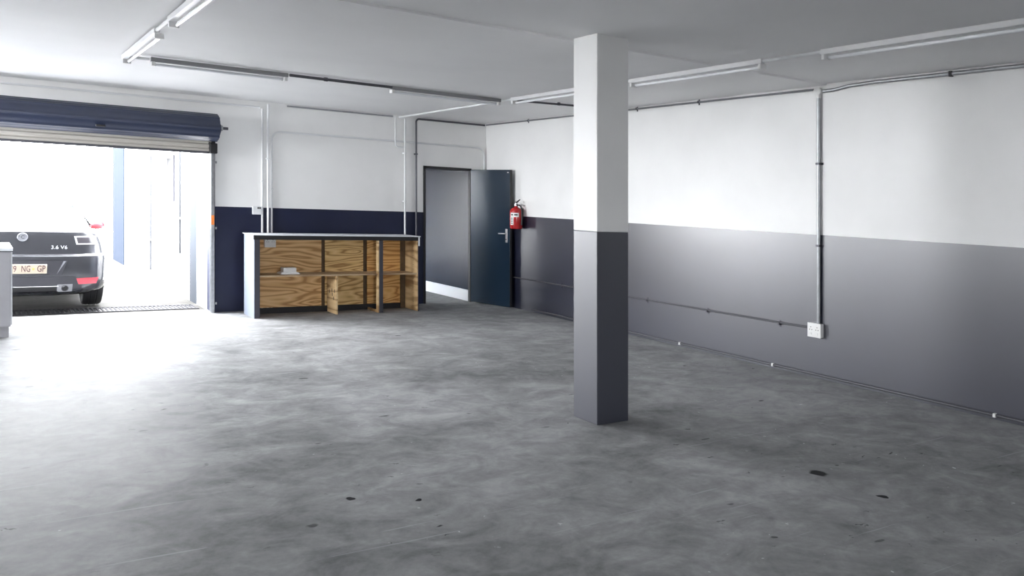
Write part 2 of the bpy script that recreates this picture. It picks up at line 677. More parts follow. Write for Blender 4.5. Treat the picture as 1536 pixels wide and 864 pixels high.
for x in (X1 - .03, X0 - .02):
    d = MB()
    # channel section rail with its mouth towards the opening
    m_ = 1 if x > 0 else -1
    d.box(x, YB - .075, 0.002, x + .05, YB - .068, 2.03)
    d.box(x, YB - .008, 0.002, x + .05, YB - .001, 2.03)
    xo = x + .043 if m_ > 0 else x
    d.box(xo, YB - .075, 0.002, xo + .007, YB - .001, 2.03)
    r_ = d.done('guide_rail', M['steel'], t)
    # flared guide mouth under the roll
    q = MB()
    q.box(x - .03, 10.70, 2.02, x + .06, 10.86, 2.15, .01, 2)
    q.box(x - .035, 10.772, 2.10, x + .05, 10.86, 2.30, .004, 1)
    q.done('guide_mouth', M['black'], t)
    for z in (.10, 1.06, 1.9):
        MB().box(x + .05 if m_ > 0 else x - .035, YB - .03, z, x + .085 if m_ > 0 else x, YB - .002, z + .03, .003, 1).done('fixing_lug', M['steel'], r_)
    if m_ > 0:
        MB().box(x + .004, YB - .079, 1.12, x + .040, YB - .0755, 1.24).done('orange_tape', M['orange'], r_)
# lock plate on the roll
MB().box(1.19, CR[0] - .19, 2.235, 1.29, CR[0] - .15, 2.26, .004, 1).done('lock', M['black'], t)

# ------------------------------------------------------------------ door and its frame
fr = MB()
J = .035
fr.box(D0 - .002, YB - .012, 0, D0 + J, YB + T, DT)
fr.box(D1 - .022, YB - .012, 0, D1 + .002, YB + .05, DT)
fr.box(D0, YB - .012, DT - J, D1, YB + T, DT)
structure(fr.done('trim_1', M['black']))
hx, hy = 6.381, YB - .02
ex, ey = 6.572, 10.045
u = Vector((ex - hx, ey - hy, 0))
W_ = u.length
u.normalize()
nrm = Vector((u.y, -u.x, 0))        # seen face looks towards -x
if nrm.x > 0:
    nrm = -nrm
ang = Matrix((( u.x, -nrm.x, 0, hx), (u.y, -nrm.y, 0, hy), (0, 0, 1, 0), (0, 0, 0, 1)))
lf = MB()
lf.box(0, 0, .012, W_, .042, 2.022, .003, 1, ang)
lf.slot = 1
lf.box(W_ - .001, .002, .012, W_ + .005, .040, 2.022, 0, 1, ang)
leaf = structure(lf.done('door_1', [M['doorblue'], M['black']]))
hd = MB()
hd.box(W_ - .085, -.008, .955, W_ - .045, 0, 1.155, .004, 2, ang)
plate = hd.done('handle_plate', M['satin'], leaf)
MB().tube([ang @ Vector(q) for q in ((W_ - .065, -.006, 1.085), (W_ - .065, -.045, 1.085), (W_ - .075, -.052, 1.085), (W_ - .18, -.052, 1.082))], .009, 8).done('lever', M['satin'], plate, smooth=50)
MB().tube([ang @ Vector(q) for q in ((W_ - .065, -.010, 1.00), (W_ - .065, -.014, 1.00))], .010, 10).done('keyhole', M['slot'], plate)
MB().box(W_ - .05, -.003, 1.975, W_ - .02, .0, 1.99, 0, 1, ang).done('door_tag', M['satin'], leaf)
MB().tube([ang @ Vector(q) for q in ((W_ - .065, .042, 1.085), (W_ - .065, .085, 1.085), (W_ - .16, .088, 1.085))], .009, 8).done('back_lever', M['satin'], leaf, smooth=50)

# ------------------------------------------------------------------ open plywood counter
BX0, BX1, BY0, BY1, BH = 2.905, 5.160, 10.17, 10.62, 1.032
t = thing('shop_counter', 'open-backed plywood counter with white end panel and dark edges by the back wall', 'counter', ((BX0 + BX1) / 2, 10.4, 0))
e = MB()
e.box(BX0, BY0 + .004, 0, BX0 + .016, BY1, BH - .010)
e.done('end_panel', M['paleblue'], t)
MB().box(BX0 + .004, BY0, 0, BX0 + .070, BY0 + .035, BH - .036, .002, 1).done('front_stile', M['charcoal'], t)
MB().box(BX0 + .016, BY0 + .035, 0, BX0 + .036, BY1, BH - .036).done('inner_lining', M['plyside'], t)
e = MB()
e.box(BX0 - .012, BY0 - .012, BH - .010, BX1 + .02, BY1 + .03, BH, .002, 1)
e.done('worktop', M['laminate'], t)
MB().box(BX0 - .006, BY0 - .006, BH - .062, BX1 + .014, BY0 + .02, BH - .010).done('top_rail', M['black'], t)
MB().box(BX0 + .018, BY0 + .02, BH - .036, BX1 - .002, BY1, BH - .010).done('top_board', M['batwood'], t)
# plywood backs with battens between
for i, (x0, x1) in enumerate(((BX0 + .036, 3.905), (3.955, 4.500), (4.560, 5.125))):
    MB().box(x0, 10.555, .075, x1, 10.573, BH - .036).done('back_panel', PLY[i], t)
for x0, x1 in ((3.895, 3.975), (4.475, 4.575), (5.055, 5.128)):
    MB().box(x0, 10.535 if x0 > 5 else 10.575, .0, x1, 10.556 if x0 > 5 else 10.615, BH - .036, .002, 1).done('batten', M['batwood'], t)
MB().box(BX0 + .036, 10.545, .0, 5.128, 10.575, .07).done('shadow_board', M['black'], t)  # black strip standing in for the shadow below the raised back panels
MB().box(BX0 + .036, BY0 + .012, .505, 5.128, 10.553, .523).done('shelf', M['shelfwood'], t)
d = MB()
d.box(3.965, BY0 + .012, .004, 3.988, 10.50, .504)
dv = d.done('divider', M['plyside'], t)
for y, z in ((10.24, .30), (10.32, .25), (10.27, .205), (10.33, .305), (10.42, .28)):
    MB().box(3.9635, y - .009, z - .022, 3.9655, y + .009, z + .022, .0008, 1).done('knot', M['slot'], dv)
d = MB()
d.box(4.565, BY0 - .002, .004, 4.622, BY0 + .016, BH - .064, .002, 1)
po = d.done('front_post', M['charcoal'], t)
MB().box(4.548, BY0 - .001, .004, 4.565, BY0 + .06, BH - .064).done('post_lining', M['plyside'], po)
MB().box(4.552, BY0 + .06, .004, 4.572, 10.53, .035).done('floor_rail', M['plyside'], po)
d = MB()
d.box(5.128, BY0 + .006, .004, 5.146, BY1, BH - .036)
ep = d.done('right_panel', M['plyside'], t)
for k in range(13):
    z = .12 + k * .064
    if abs(z - .514) > .03:
        MB().tube([(5.1285, BY0 + .115, z), (5.1268, BY0 + .115, z)], .006, 8).done('shelf_hole', M['slot'], ep)
MB().box(5.146, BY0 + .002, 0, 5.160, BY1, BH - .036).done('outer_panel', M['navy'], t)
MB().box(5.085, BY0 - .010, BH - .012, 5.166, BY0 - .005, BH + .003).box(5.146, BY0 - .010, BH - .135, 5.166, BY0 - .004, BH - .010).done('corner_trim', M['laminate'], t)


def double_socket(name, label, group, base, mtx, grey=M['plastic']):
    """face in local x/z, looking along -y; box depth 45 mm"""
    t = thing(name, label, 'socket', base, group)
    T_ = Matrix.Translation(base) @ mtx
    MB().box(-.070, -.045, -.065, .070, 0, .065, .006, 2, T_).done('back_box', grey, t)
    fp = MB().box(-.072, -.054, -.067, .072, -.046, .067, .003, 2, T_).done('face_plate', grey, t)
    for sx in (-.034, .034):
        h_ = MB()
        for dx, dz in ((0, .016), (-.012, -.008), (.012, -.008)):
            h_.tube([T_ @ Vector((sx + dx, -.0535, .012 + dz)), T_ @ Vector((sx + dx, -.0548, .012 + dz))], .0046, 8)
        h_.done('socket_holes', M['slot'], fp)
        MB().box(sx - .010, -.058, -.045, sx + .010, -.053, -.025, .002, 1, T_).done('switch', grey, fp)
    return t


double_socket('wall_socket', 'grey double socket box on the plywood inside the counter, under its top', 'double sockets',
              (3.205, 10.553, .920), Matrix())
double_socket('wall_socket', 'white double socket box on the navy right wall below the vertical conduit', 'double sockets',
              (XR, 4.895, .455), Matrix.Rotation(-PI / 2, 4, 'Z') @ Matrix.Scale(1, 4))

# small flared white box on the shelf
bx, by, bz = 3.40, 10.38, .5235
t = thing('tray', 'small white flared tray lying on the counter shelf under the socket', 'tray', (bx, by, bz))
k = MB()
prev = None
for r_, z in ((1.0, 0), (1.0, .008), (.86, .022), (.66, .028)):
    q = [k.bm.verts.new((bx + sx * .125 * r_, by + sy * .085 * r_, bz + z)) for sx, sy in ((-1, -1), (1, -1), (1, 1), (-1, 1))]
    if prev:
        k.skin(prev, q)
    else:
        k.face(q)
    prev = q
k.face(prev)
k.done('flared_base', M['plastic'], t)
MB().box(bx - .085, by - .06, bz + .026, bx + .085, by + .06, bz + .082, .006, 2).done('upper_block', M['plastic'], t)

# ------------------------------------------------------------------ grey service desk at the left edge
t = thing('service_desk', 'grey panelled desk with white worktop at the left edge of the garage', 'desk', (-.4, 10.0, 0))
e = MB()
e.box(-1.25, 9.66, .11, .335, 10.50, .868)
body = e.done('body', M['grey'], t)
MB().box(-1.22, 9.69, 0, .318, 10.46, .11).done('plinth', M['grey'], t)
for x0, x1 in ((-1.245, -.46), (-.45, .332)):
    MB().box(x0, 9.640, .115, x1, 9.660, .862, .002, 1).done('front_panel', M['grey'], t)
MB().box(-1.27, 9.630, .870, .352, 10.54, .900, .004, 2).done('worktop', M['laminate'], t)
MB().box(-1.26, 9.634, .860, .345, 10.53, .870).done('dark_edge', M['charcoal'], t)  # dark edge band below the worktop
MB().box(.335, 9.70, .12, .350, 9.74, .855, .003, 1).done('edge_trim', M['steel'], t)

# ------------------------------------------------------------------ fire extinguisher
ex_, ey_, ez_ = 6.562, 9.865, 1.165
t = thing('fire_extinguisher', 'red fire extinguisher hung on the right wall beside the open blue door', 'fire extinguisher', (ex_, ey_, ez_))
R_ = .092
TM = Matrix.Translation((ex_, ey_, ez_))
MB().lathe([(.06, 0), (R_ - .006, .006), (R_, .02), (R_, .255), (R_ - .012, .285), (R_ - .045, .308), (.026, .318), (.026, .335)], 32, TM).done('cylinder', M['red'], t, smooth=40)
MB().lathe([(.028, .333), (.028, .352), (.020, .356), (.020, .375), (.012, .38)], 16, TM).done('valve', M['satin'], t, smooth=40)
b = MB()
b.tube([(ex_ - .01, ey_ + .015, ez_ + .365), (ex_ + .0, ey_ - .03, ez_ + .392), (ex_ + .01, ey_ - .085, ez_ + .425)], [.013, .011, .008], 8)
b.done('lever', M['black'], t, smooth=50)
MB().tube([(ex_ - .01, ey_ + .015, ez_ + .350), (ex_ + .0, ey_ - .04, ez_ + .345), (ex_ + .005, ey_ - .09, ez_ + .350)], [.011, .010, .008], 8).done('carry_handle', M['black'], t, smooth=50)
MB().tube([(ex_ + .02, ey_ - .01, ez_ + .352), (ex_ + .03, ey_ - .07, ez_ + .335), (ex_ + .03, ey_ - .105, ez_ + .27), (ex_ + .03, ey_ - .108, ez_ + .14), (ex_ + .03, ey_ - .100, ez_ + .06)], [.009, .009, .009, .010, .012], 8).done('hose', M['black'], t, smooth=50)
# label wrapped on the side seen from the room: an upright column and a top block


def wrap(a0, a1, z0, z1, r, name, m, parent, n=10):
    q = MB()
    a_ = [[q.bm.verts.new((ex_ + rr * math.cos(a0 + (a1 - a0) * i / n), ey_ + rr * math.sin(a0 + (a1 - a0) * i / n), z)) for i in range(n + 1)] for rr, z in ((r, ez_ + z0), (r, ez_ + z1), (r - .001, ez_ + z1), (r - .001, ez_ + z0))]
    for k in range(4):
        for i in range(n):
            q.face([a_[k][i], a_[k][i + 1], a_[(k + 1) % 4][i + 1], a_[(k + 1) % 4][i]])
    for i in (0, n):
        q.face([a_[k][i] for k in range(4)])
    return q.done(name, m, parent, smooth=50)


va = math.atan2(-ey_, -ex_)     # towards the room
L1 = wrap(va - .95, va + .42, .175, .235, R_ + .0015, 'label', M['label'], t)
L2 = wrap(va - 1.0, va - .42, .060, .176, R_ + .0015, 'label', M['label'], t)
for k in range(4):
    wrap(va - .88, va - .55, .072 + k * .026, .084 + k * .026, R_ + .0025, 'print', M['slot'], L2, 6)
wrap(va - .30, va + .25, .196, .216, R_ + .0025, 'print', M['slot'], L1, 6)
wrap(va - .85, va - .50, .196, .216, R_ + .0025, 'print', M['slot'], L1, 6)
MB().box(ex_ + R_ - .005, ey_ - .03, ez_ + .16, XR, ey_ + .03, ez_ + .30, .002, 1).done('wall_bracket', M['black'], t)

# ------------------------------------------------------------------ conduits


def conduit(label, pts, r, m, saddles=(), rad=.08, group='conduit runs on the walls and ceiling', wall=None, cat='conduit'):
    p = path(pts, rad) if len(pts) > 2 else [Vector(q) for q in pts]
    # subdivide the long straights so that they can follow the surface
    t = thing('conduit', label, cat, pts[0], group)
    MB().tube(p, r, 10).done('pipe', m, t, smooth=60)
    for q in saddles:
        q = Vector(q)
        b = MB()
        if wall == 'R':
            b.box(q.x - r - .005, q.y - .010, q.z - r - .004, XR - .0008, q.y + .010, q.z + r + .004, .003, 1)
            if q.z > .1:
                b.box(XR - .004, q.y - .010, q.z - r - .022, XR - .0008, q.y + .010, q.z + r + .022)
        elif wall == 'V':
            b.box(XR - .046, q.y - r - .003, q.z - .010, XR - .0008, q.y + r + .003, q.z + .010, .003, 1)
            b.box(XR - .005, q.y - r - .02, q.z - .010, XR - .0008, q.y + r + .02, q.z + .010)
        elif wall == 'C':
            b.box(q.x - r - .004, q.y - .010, q.z - r - .004, q.x + r + .004, q.y + .010, H - .011, .002, 1)
        else:
            b.box(q.x - r - .004, q.y - r - .005, q.z - .010, q.x + r + .004, YB - .0008, q.z + .010, .003, 1)
        b.done('saddle', M['plastic'] if pts[0][2] < .1 and wall == 'R' else M['darksteel'] if m is not M['pipewhite'] else m, t)
    return t


w = YB - .016
rw = XR - .016
conduit('white conduit with a switch box dropping beside the roller shutter to the counter', [(3.205, w, 2.655), (3.205, w, .0)], .014, M['pipewhite'], [(3.205, w, 2.4), (3.205, w, 1.7)], wall='B')
conduit('white conduit running just under the ceiling above the roller shutter', [(-2.6, w, 2.672), (3.17, w, 2.672)], .013, M['pipewhite'], [(x, w, 2.672) for x in (.55, 1.45, 2.55)], wall='B')
conduit('white conduit dropping from the ceiling corner, second from the roller shutter', [(3.272, w - .03, 2.72), (3.272, w - .03, .0)], .015, M['pipewhite'], [(3.272, w - .03, 2.0)], wall='B')
conduit('white conduit arching over the back wall from counter to behind the blue door', [(3.330, w, .0), (3.330, w, 2.368), (6.628, w, 2.368), (6.628, w, .4)], .013, M['pipewhite'], [(3.33, w, 1.6)], rad=.12, wall='B')
conduit('white conduit rising from the counter top and crossing the ceiling to the light fittings', [(5.262, w - .03, .0), (5.262, w - .03, 2.715), (5.165, w - .03, 2.715), (5.165, 7.86, 2.722)], .014, M['pipewhite'], [(5.262, w - .03, 2.2), (5.262, w - .03, 1.5)], rad=.03, wall='B')
conduit('short white hooked conduit beside the crossing pipes under the ceiling', [(5.110, w - .03, 2.715), (5.110, w - .03, 2.285), (5.236, w - .03, 2.285)], .011, M['pipewhite'], [], rad=.05, wall='B')
conduit('dark conduit left of the doorway, bending along the top of the back wall', [(5.445, w - .03, .0), (5.445, w - .03, 2.718), (6.62, w - .03, 2.718)], .014, M['darksteel'], [(5.445, w - .03, 2.20)], rad=.05, wall='B')
conduit('thin grey conduit in the back wall ceiling corner above the counter', [(3.54, w, 2.722), (5.085, w, 2.722)], .011, M['steel'], [], wall='B')
conduit('dark conduit along the top of the right wall, back corner to junction box', [(XR - .012, YB - .03, 2.726), (XR - .012, 4.93, 2.722)], .0105, M['midsteel'], [(XR - .012, y, 2.724) for y in (9.7, 8.4, 7.4, 6.4)], wall='R')
t = thing('conduit', 'grey conduit along the top of the right wall, between junction box and camera', 'conduit', (rw, 4.6, 2.722), 'conduit runs on the walls and ceiling')
MB().tube([(rw, 4.82, 2.698), (rw, 4.70, 2.700), (rw, 4.55, 2.722), (rw, 4.3, 2.730), (rw, -1.9, 2.730)], .017, 10).done('pipe', M['steel'], t, smooth=60)
for y in (3.62, 2.4):
    MB().box(XR - .04, y - .012, 2.706, XR, y + .012, 2.75, .003, 1).done('saddle', M['black'], t)
conduit('upright grey conduit on the right wall between junction box and white socket', [(XR - .024, 4.865, 2.66), (XR - .024, 4.865, .515)], .017, M['steel'], [(XR - .02, 4.865, 2.02), (XR - .02, 4.865, 1.25)], wall='V')
conduit('thin conduit at knee height along the navy right wall', [(XR - .012, 10.3, .450), (XR - .012, 4.965, .466)], .0105, M['dullsteel'], [(rw, y, .455) for y in (8.9, 7.22, 6.27, 5.32)], wall='R')
conduit('thin conduit along the foot of the right wall just above the floor', [(XR - .014, 9.6, .035), (XR - .014, -1.9, .035)], .0115, M['dullsteel'], [(rw, y, .035) for y in (8.1, 6.68, 5.40, 3.28, 2.85, 1.9)], wall='R')
conduit('dark conduit on the ceiling from the rear light row towards the right wall', [(5.19, 7.90, 2.722), (XR - .045, 7.55, 2.716)], .012, M['darksteel'], [(5.75, 7.74, 2.719)], wall='C')
conduit('dark conduit between the two light fittings of the rear row', [(2.63, 7.985, 2.720), (3.73, 7.985, 2.720)], .015, M['darksteel'], [(3.0, 7.985, 2.720)], wall='C')
conduit('white conduit beside the dark one between the rear row light fittings', [(2.63, 8.025, 2.724), (3.73, 8.025, 2.724)], .012, M['pipewhite'], [], wall='C')
conduit('short white conduit joining the left light row to the rear light row', [(1.18, 8.06, 2.722), (1.355, 8.04, 2.722)], .013, M['pipewhite'], [], wall='C')
conduit('short white conduit between the two light fittings of the left row', [(1.15, 6.51, 2.722), (1.15, 6.04, 2.722)], .015, M['pipewhite'], [], wall='C')
conduit('short white conduit between light fittings in front of the pillar', [(5.145, 4.265, 2.722), (5.145, 3.745, 2.722)], .014, M['pipewhite'], [], wall='C')
conduit('short white conduit between light fittings hidden partly by the pillar', [(5.145, 6.265, 2.722), (5.145, 5.815, 2.722)], .014, M['pipewhite'], [], wall='C')

# junction box at the top of the right wall
t = thing('junction_box', 'round white junction box at the top of the right wall above the upright conduit', 'junction box', (XR - .02, 4.868, 2.69))
JM = Matrix.Translation((XR, 4.872, 2.700)) @ Matrix.Rotation(-PI / 2, 4, 'Y')
MB().lathe([(.036, 0), (.038, .030), (.036, .034)], 20, JM).done('box', M['plastic'], t, smooth=40)
MB().lathe([(.040, .034), (.040, .039), (.034, .042)], 20, JM).done('lid', M['plastic'], t, smooth=40)
MB().lathe([(.021, .0), (.021, .03)], 12, Matrix.Translation((XR - .024, 4.865, 2.635))).done('socket_collar', M['plastic'], t, smooth=40)

# switch box beside the left pipe
t = thing('switch_box', 'small pale switch box on the back wall at the navy paint line', 'switch', (3.135, YB, 1.31))
MB().box(3.075, YB - .05, 1.262, 3.190, YB, 1.368, .004, 2).done('box', M['pipewhite'], t)
for x in (3.142, 3.166):
    MB().box(x - .009, YB - .056, 1.335, x + .009, YB - .049, 1.360, .002, 1).done('rocker', M['black'], t)

# ------------------------------------------------------------------ fluorescent battens


def batten_light(label, p0, p1, tube_side, m=M['batten']):
    """p0, p1: ends on the ceiling; one tube hung beside the spine"""
    p0, p1 = Vector(p0), Vector(p1)
    mid = (p0 + p1) / 2
    t = thing('ceiling_light', label, 'ceiling light', (mid.x, mid.y, H), 'fluorescent battens on the ceiling')
    d = (p1 - p0)
    L_ = d.length
    d.normalize()
    s = Vector((d.y, -d.x, 0)) * tube_side
    MX = Matrix(((d.x, s.x, 0, p0.x), (d.y, s.y, 0, p0.y), (0, 0, 1, 0), (0, 0, 0, 1)))
    top = H - .011
    b = MB()
    b.prism([(0, 0)], 0, 0) if False else None
    b.box(0, -.022, H - .050, L_, .022, top, .004, 2, MX)
    b.done('housing', m, t)
    for x in (.006, L_ - .036):
        MB().box(x, -.018, H - .088, x + .030, .052, H - .045, .005, 2, MX).done('lamp_holder', M['plastic'], t)
    MB().tube([MX @ Vector((.036, .034, H - .068)), MX @ Vector((L_ - .036, .034, H - .068))], .0135, 14).done('tube', M['tube'], t, smooth=60)
    for x in (.036, L_ - .052):
        MB().tube([MX @ Vector((x, .036, H - .068)), MX @ Vector((x + .016, .036, H - .068))], .0152, 14).done('tube_cap', M['satin'], t, smooth=60)
    return t


batten_light('white fluorescent light nearest the roller shutter in the left ceiling row', (1.15, 8.08, 0), (1.15, 6.52, 0), -1)
batten_light('white fluorescent light of the left ceiling row cut off by the picture top', (1.15, 6.03, 0), (1.15, 4.48, 0), -1)
batten_light('grey-looking fluorescent light of the rear row nearest the roller shutter', (1.36, 8.02, 0), (2.62, 8.02, 0), -1, M['battenshade'])
batten_light('fluorescent light of the rear ceiling row nearest the doorway', (3.735, 8.02, 0), (5.115, 8.02, 0), -1, M['battenshade'])
batten_light('fluorescent light seen left of the pillar in the right ceiling row', (5.145, 7.82, 0), (5.145, 6.27, 0), -1)
batten_light('fluorescent light seen just right of the pillar in the right ceiling row', (5.145, 5.81, 0), (5.145, 4.27, 0), -1)
batten_light('fluorescent light of the right ceiling row nearest the camera', (5.145, 3.74, 0), (5.145, 2.20, 0), -1)

# ------------------------------------------------------------------ the car in the yard
CARX, CARY = .472, 11.24
car = bpy.data.objects.new('car', None)
COL.objects.link(car)
car.location = (CARX, CARY, shear_z(CARX) + .002)
car.scale = (1.09, 1, 1)
car.rotation_euler = (0, -SHEAR_ANG, 0)      # tilted to follow the sheared yard ground
tag(car, 'dark grey hatchback parked tail-in outside the open roller shutter', 'car')
# h, half width, rear inset, front end, rear corner depth
LV = [(.20, .74, .20, 4.20, .40), (.235, .80, .09, 4.28, .42), (.27, .840, .042, 4.33, .43), (.32, .864, .020, 4.36, .44), (.42, .876, .006, 4.38, .45),
      (.55, .880, 0, 4.38, .48), (.655, .882, .004, 4.33, .48), (.685, .880, .014, 4.30, .48), (.702, .874, .050, 4.26, .47), (.712, .868, .085, 4.22, .46),
      (.74, .862, .094, 4.10, .46), (.82, .850, .108, 3.98, .46), (.90, .828, .124, 3.74, .46), (.95, .802, .134, 3.55, .45), (.975, .775, .142, 3.45, .45),
      (.988, .748, .165, 3.36, .44), (1.00, .720, .26, 3.28, .42), (1.10, .690, .55, 3.04, .42), (1.20, .645, .86, 2.78, .42), (1.28, .590, 1.14, 2.52, .4),
      (1.335, .50, 1.38, 2.3, .36), (1.362, .36, 1.6, 2.1, .25), (1.37, .15, 1.75, 1.95, .1)]
NE = 3.0


def lv(h):
    for a_, b_ in zip(LV, LV[1:]):
        if a_[0] <= h <= b_[0]:
            k_ = (h - a_[0]) / (b_[0] - a_[0])
            return [p + (q - p) * k_ for p, q in zip(a_, b_)]
    return list(LV[-1] if h > 1 else LV[0])


def outline(row, n=18):
    h, W, R, F, D = row
    pts = []
    for i in range(n + 1):          # rear cap, right to left
        a_ = PI * i / n
        cx = math.cos(a_)
        sx = math.sin(a_)
        x = W * math.copysign(abs(cx) ** (2 / NE), cx)
        y = R + D * (1 - abs(sx) ** (2 / NE))
        pts.append((x, y))
    Df = min(.9, (F - R) * .4)
    for i in range(n + 1):          # front cap, left to right
        a_ = PI * i / n
        cx = -math.cos(a_)
        sx = math.sin(a_)
        x = W * math.copysign(abs(cx) ** (2 / 2.6), cx)
        y = F - Df * (1 - abs(sx) ** (2 / 2.6))
        pts.append((x, y))
    return [Vector((x, y, h)) for x, y in pts]


def rear(x, h, off=0.):
    _, W, R, F, D = lv(h)
    k_ = min(1, abs(x) / W)
    return R + D * (1 - (1 - k_ ** NE) ** (1 / NE)) - off


def car_part(mb, name, m, parent=car, smooth=35):
    return mb.done(name, m, None, smooth=smooth, level=False) if False else _cp(mb, name, m, parent, smooth)


def _cp(mb, name, m, parent, smooth):
    bmesh.ops.recalc_face_normals(mb.bm, faces=list(mb.bm.faces))
    me = bpy.data.meshes.new(name)
    mb.bm.to_mesh(me)
    mb.bm.free()
    me.materials.append(m)
    if smooth:
        me.polygons.foreach_set('use_smooth', [True] * len(me.polygons))
        me.set_sharp_from_angle(angle=math.radians(smooth))
    o = bpy.data.objects.new(name, me)
    COL.objects.link(o)
    o.parent = parent
    return o


bd = MB()
prev = None
for row in LV:
    g_ = [bd.bm.verts.new(q) for q in outline(row)]
    if prev:
        bd.skin(prev, g_)
    else:
        bd.face(list(reversed(g_)))
    prev = g_
bd.face(prev)
body = car_part(bd, 'body', M['carpaint'], smooth=28)
# cut the wheel arches
cut = MB()
WY = (.82, 3.36)
for y in WY:
    for sx in (-1, 1):
        cut.tube([(sx * .66, y, .315), (sx * .97, y, .315)], .340, 36)
cu = car_part(cut, 'cut', M['black'], None)
md = body.modifiers.new('arches', 'BOOLEAN')
md.operation = 'DIFFERENCE'
md.object = cu
md.solver = 'EXACT'
me = bpy.data.meshes.new_from_object(body.evaluated_get(bpy.context.evaluated_depsgraph_get()))
body.modifiers.clear()
body.data = me
bpy.data.objects.remove(cu)


def patch(xf, h0, h1, off, nx=16, nh=6, thick=.012):
    """a panel laid on the rear of the body; xf(h) -> (x0, x1)"""
    q = MB()
    lay = []
    for o_ in (off, off - thick):
        gr = []
        for j in range(nh + 1):
            h = h0 + (h1 - h0) * j / nh
            x0, x1 = xf(h)
            gr.append([q.bm.verts.new((x0 + (x1 - x0) * i / nx, rear(x0 + (x1 - x0) * i / nx, h, o_), h)) for i in range(nx + 1)])
        lay.append(gr)
    for gr in lay:
        for j in range(nh):
            for i in range(nx):
                q.face([gr[j][i], gr[j][i + 1], gr[j + 1][i + 1], gr[j + 1][i]])
    a_, b_ = lay
    loop = [(0, i) for i in range(nx)] + [(j, nx) for j in range(nh)] + [(nh, i) for i in range(nx, 0, -1)] + [(j, 0) for j in range(nh, 0, -1)]
    for k_ in range(len(loop)):
        j0, i0 = loop[k_]
        j1, i1 = loop[(k_ + 1) % len(loop)]
        q.face([a_[j0][i0], a_[j1][i1], b_[j1][i1], b_[j0][i0]])
    return q


car_part(patch(lambda h: (-.60 + .35 * (h - .72), .60 - .35 * (h - .72)), .718, .972, .004, 24, 10), 'boot_lid', M['carpaint'])
rc = car_part(patch(lambda h: (-.44 + .32 * (.64 - h), .44 - .32 * (.64 - h)), .465, .635, .003, 20, 4), 'plate_recess', M['cartrim'])
for sx in (-1, 1):
    q = patch((lambda h: (.335 + .40 * (h - .47), .335 + .55 * (h - .47))) if sx > 0 else (lambda h: (-.335 - .55 * (h - .47), -.335 - .40 * (h - .47))), .48, .630, .007, 4, 4)
    car_part(q, 'recess_edge_highlight', M['emblem'], rc)  # pale strip paints in the highlight along the slanted recess edge
va_ = car_part(patch(lambda h: (-.60 + 1.0 * max(0, h - .36), .60 - 1.0 * max(0, h - .36)), .225, .445, .004, 24, 6), 'lower_valance', M['cartrim'])
sl_ = car_part(patch(lambda h: (-.34, .34), .265, .325, .008, 16, 2), 'valance_slot', M['black'], va_)
for h0, h1 in ((.255, .265), (.325, .333)):
    car_part(patch(lambda h: (-.36, .36), h0, h1, .010, 16, 1), 'slot_trim', M['chrome'], va_)
for sx in (-1, 1):
    x = sx * .425
    ef = car_part(patch(lambda h: (x - .075, x + .075), .255, .350, .010, 6, 3), 'exhaust_surround', M['grey'])
    q = MB()
    y0 = rear(x, .30, .03)
    q.lathe([(.030, 0), (.036, 0), (.036, .20), (.030, .20)], 18, Matrix.Translation((x, y0, .302)) @ Matrix.Rotation(-PI / 2, 4, 'X'), cap=False)
    car_part(q, 'exhaust_pipe', M['darksteel'], ef)
    q = MB()
    q.lathe([(.0305, 0), (.0305, .01)], 18, Matrix.Translation((x, y0 + .01, .302)) @ Matrix.Rotation(-PI / 2, 4, 'X'))
    car_part(q, 'exhaust_bore', M['slot'], ef)
    f = (lambda h: (.525 - .25 * (h - .83), .735)) if sx > 0 else (lambda h: (-.735, -.525 + .25 * (h - .83)))
    tl = car_part(patch(f, .822, .925, .006, 14, 5), 'tail_light', M['laminate'])
    f = (lambda h: (.545 - .25 * (h - .83), .70)) if sx > 0 else (lambda h: (-.70, -.545 + .25 * (h - .83)))
    car_part(patch(f, .838, .910, .011, 14, 4), 'lens', M['lamp'], tl)
    f = (lambda h: (.53 + .35 * (.43 - h), .775 - .35 * (.43 - h))) if sx > 0 else (lambda h: (-.775 + .35 * (.43 - h), -.53 - .35 * (.43 - h)))
    car_part(patch(f, .345, .420, .006, 12, 4), 'bumper_reflector', M['reflector'])
# number plate, its characters and crest
PY_ = -.020
q = MB()
q.box(-.240, PY_, .487, .240, PY_ + .012, .597, .004, 1)
np_ = car_part(q, 'number_plate', M['plate'], smooth=None)


def letters(body_, size, x, y, z, m, name, parent, sx=1., tilt=0.):
    me = text_mesh(body_, size)
    for v in me.vertices:
        p = Vector((v.co.x * sx, v.co.y, v.co.z))
        v.co = Vector((x + p.x, y - p.z + p.y * tilt, z + p.y))
    me.materials.clear()
    me.materials.append(m)
    o = bpy.data.objects.new(name, me)
    COL.objects.link(o)
    o.parent = parent
    return o


letters('39', .106, -.079, PY_ - .0015, .542, M['platered'], 'plate_lettering', np_, .62)
letters('NG', .106, .040, PY_ - .0015, .542, M['platered'], 'plate_lettering', np_, .56)
letters('GP', .106, .184, PY_ - .0015, .542, M['platered'], 'plate_lettering', np_, .62)
q = MB()
q.box(.098, PY_ - .002, .530, .120, PY_, .554, .004, 1)
car_part(q, 'plate_crest', M['yellow'], np_, None)
letters('3.6 V6', .060, .355, rear(.35, .79, .018), .790, M['laminate'], 'model_lettering', car, 1.05, .1)
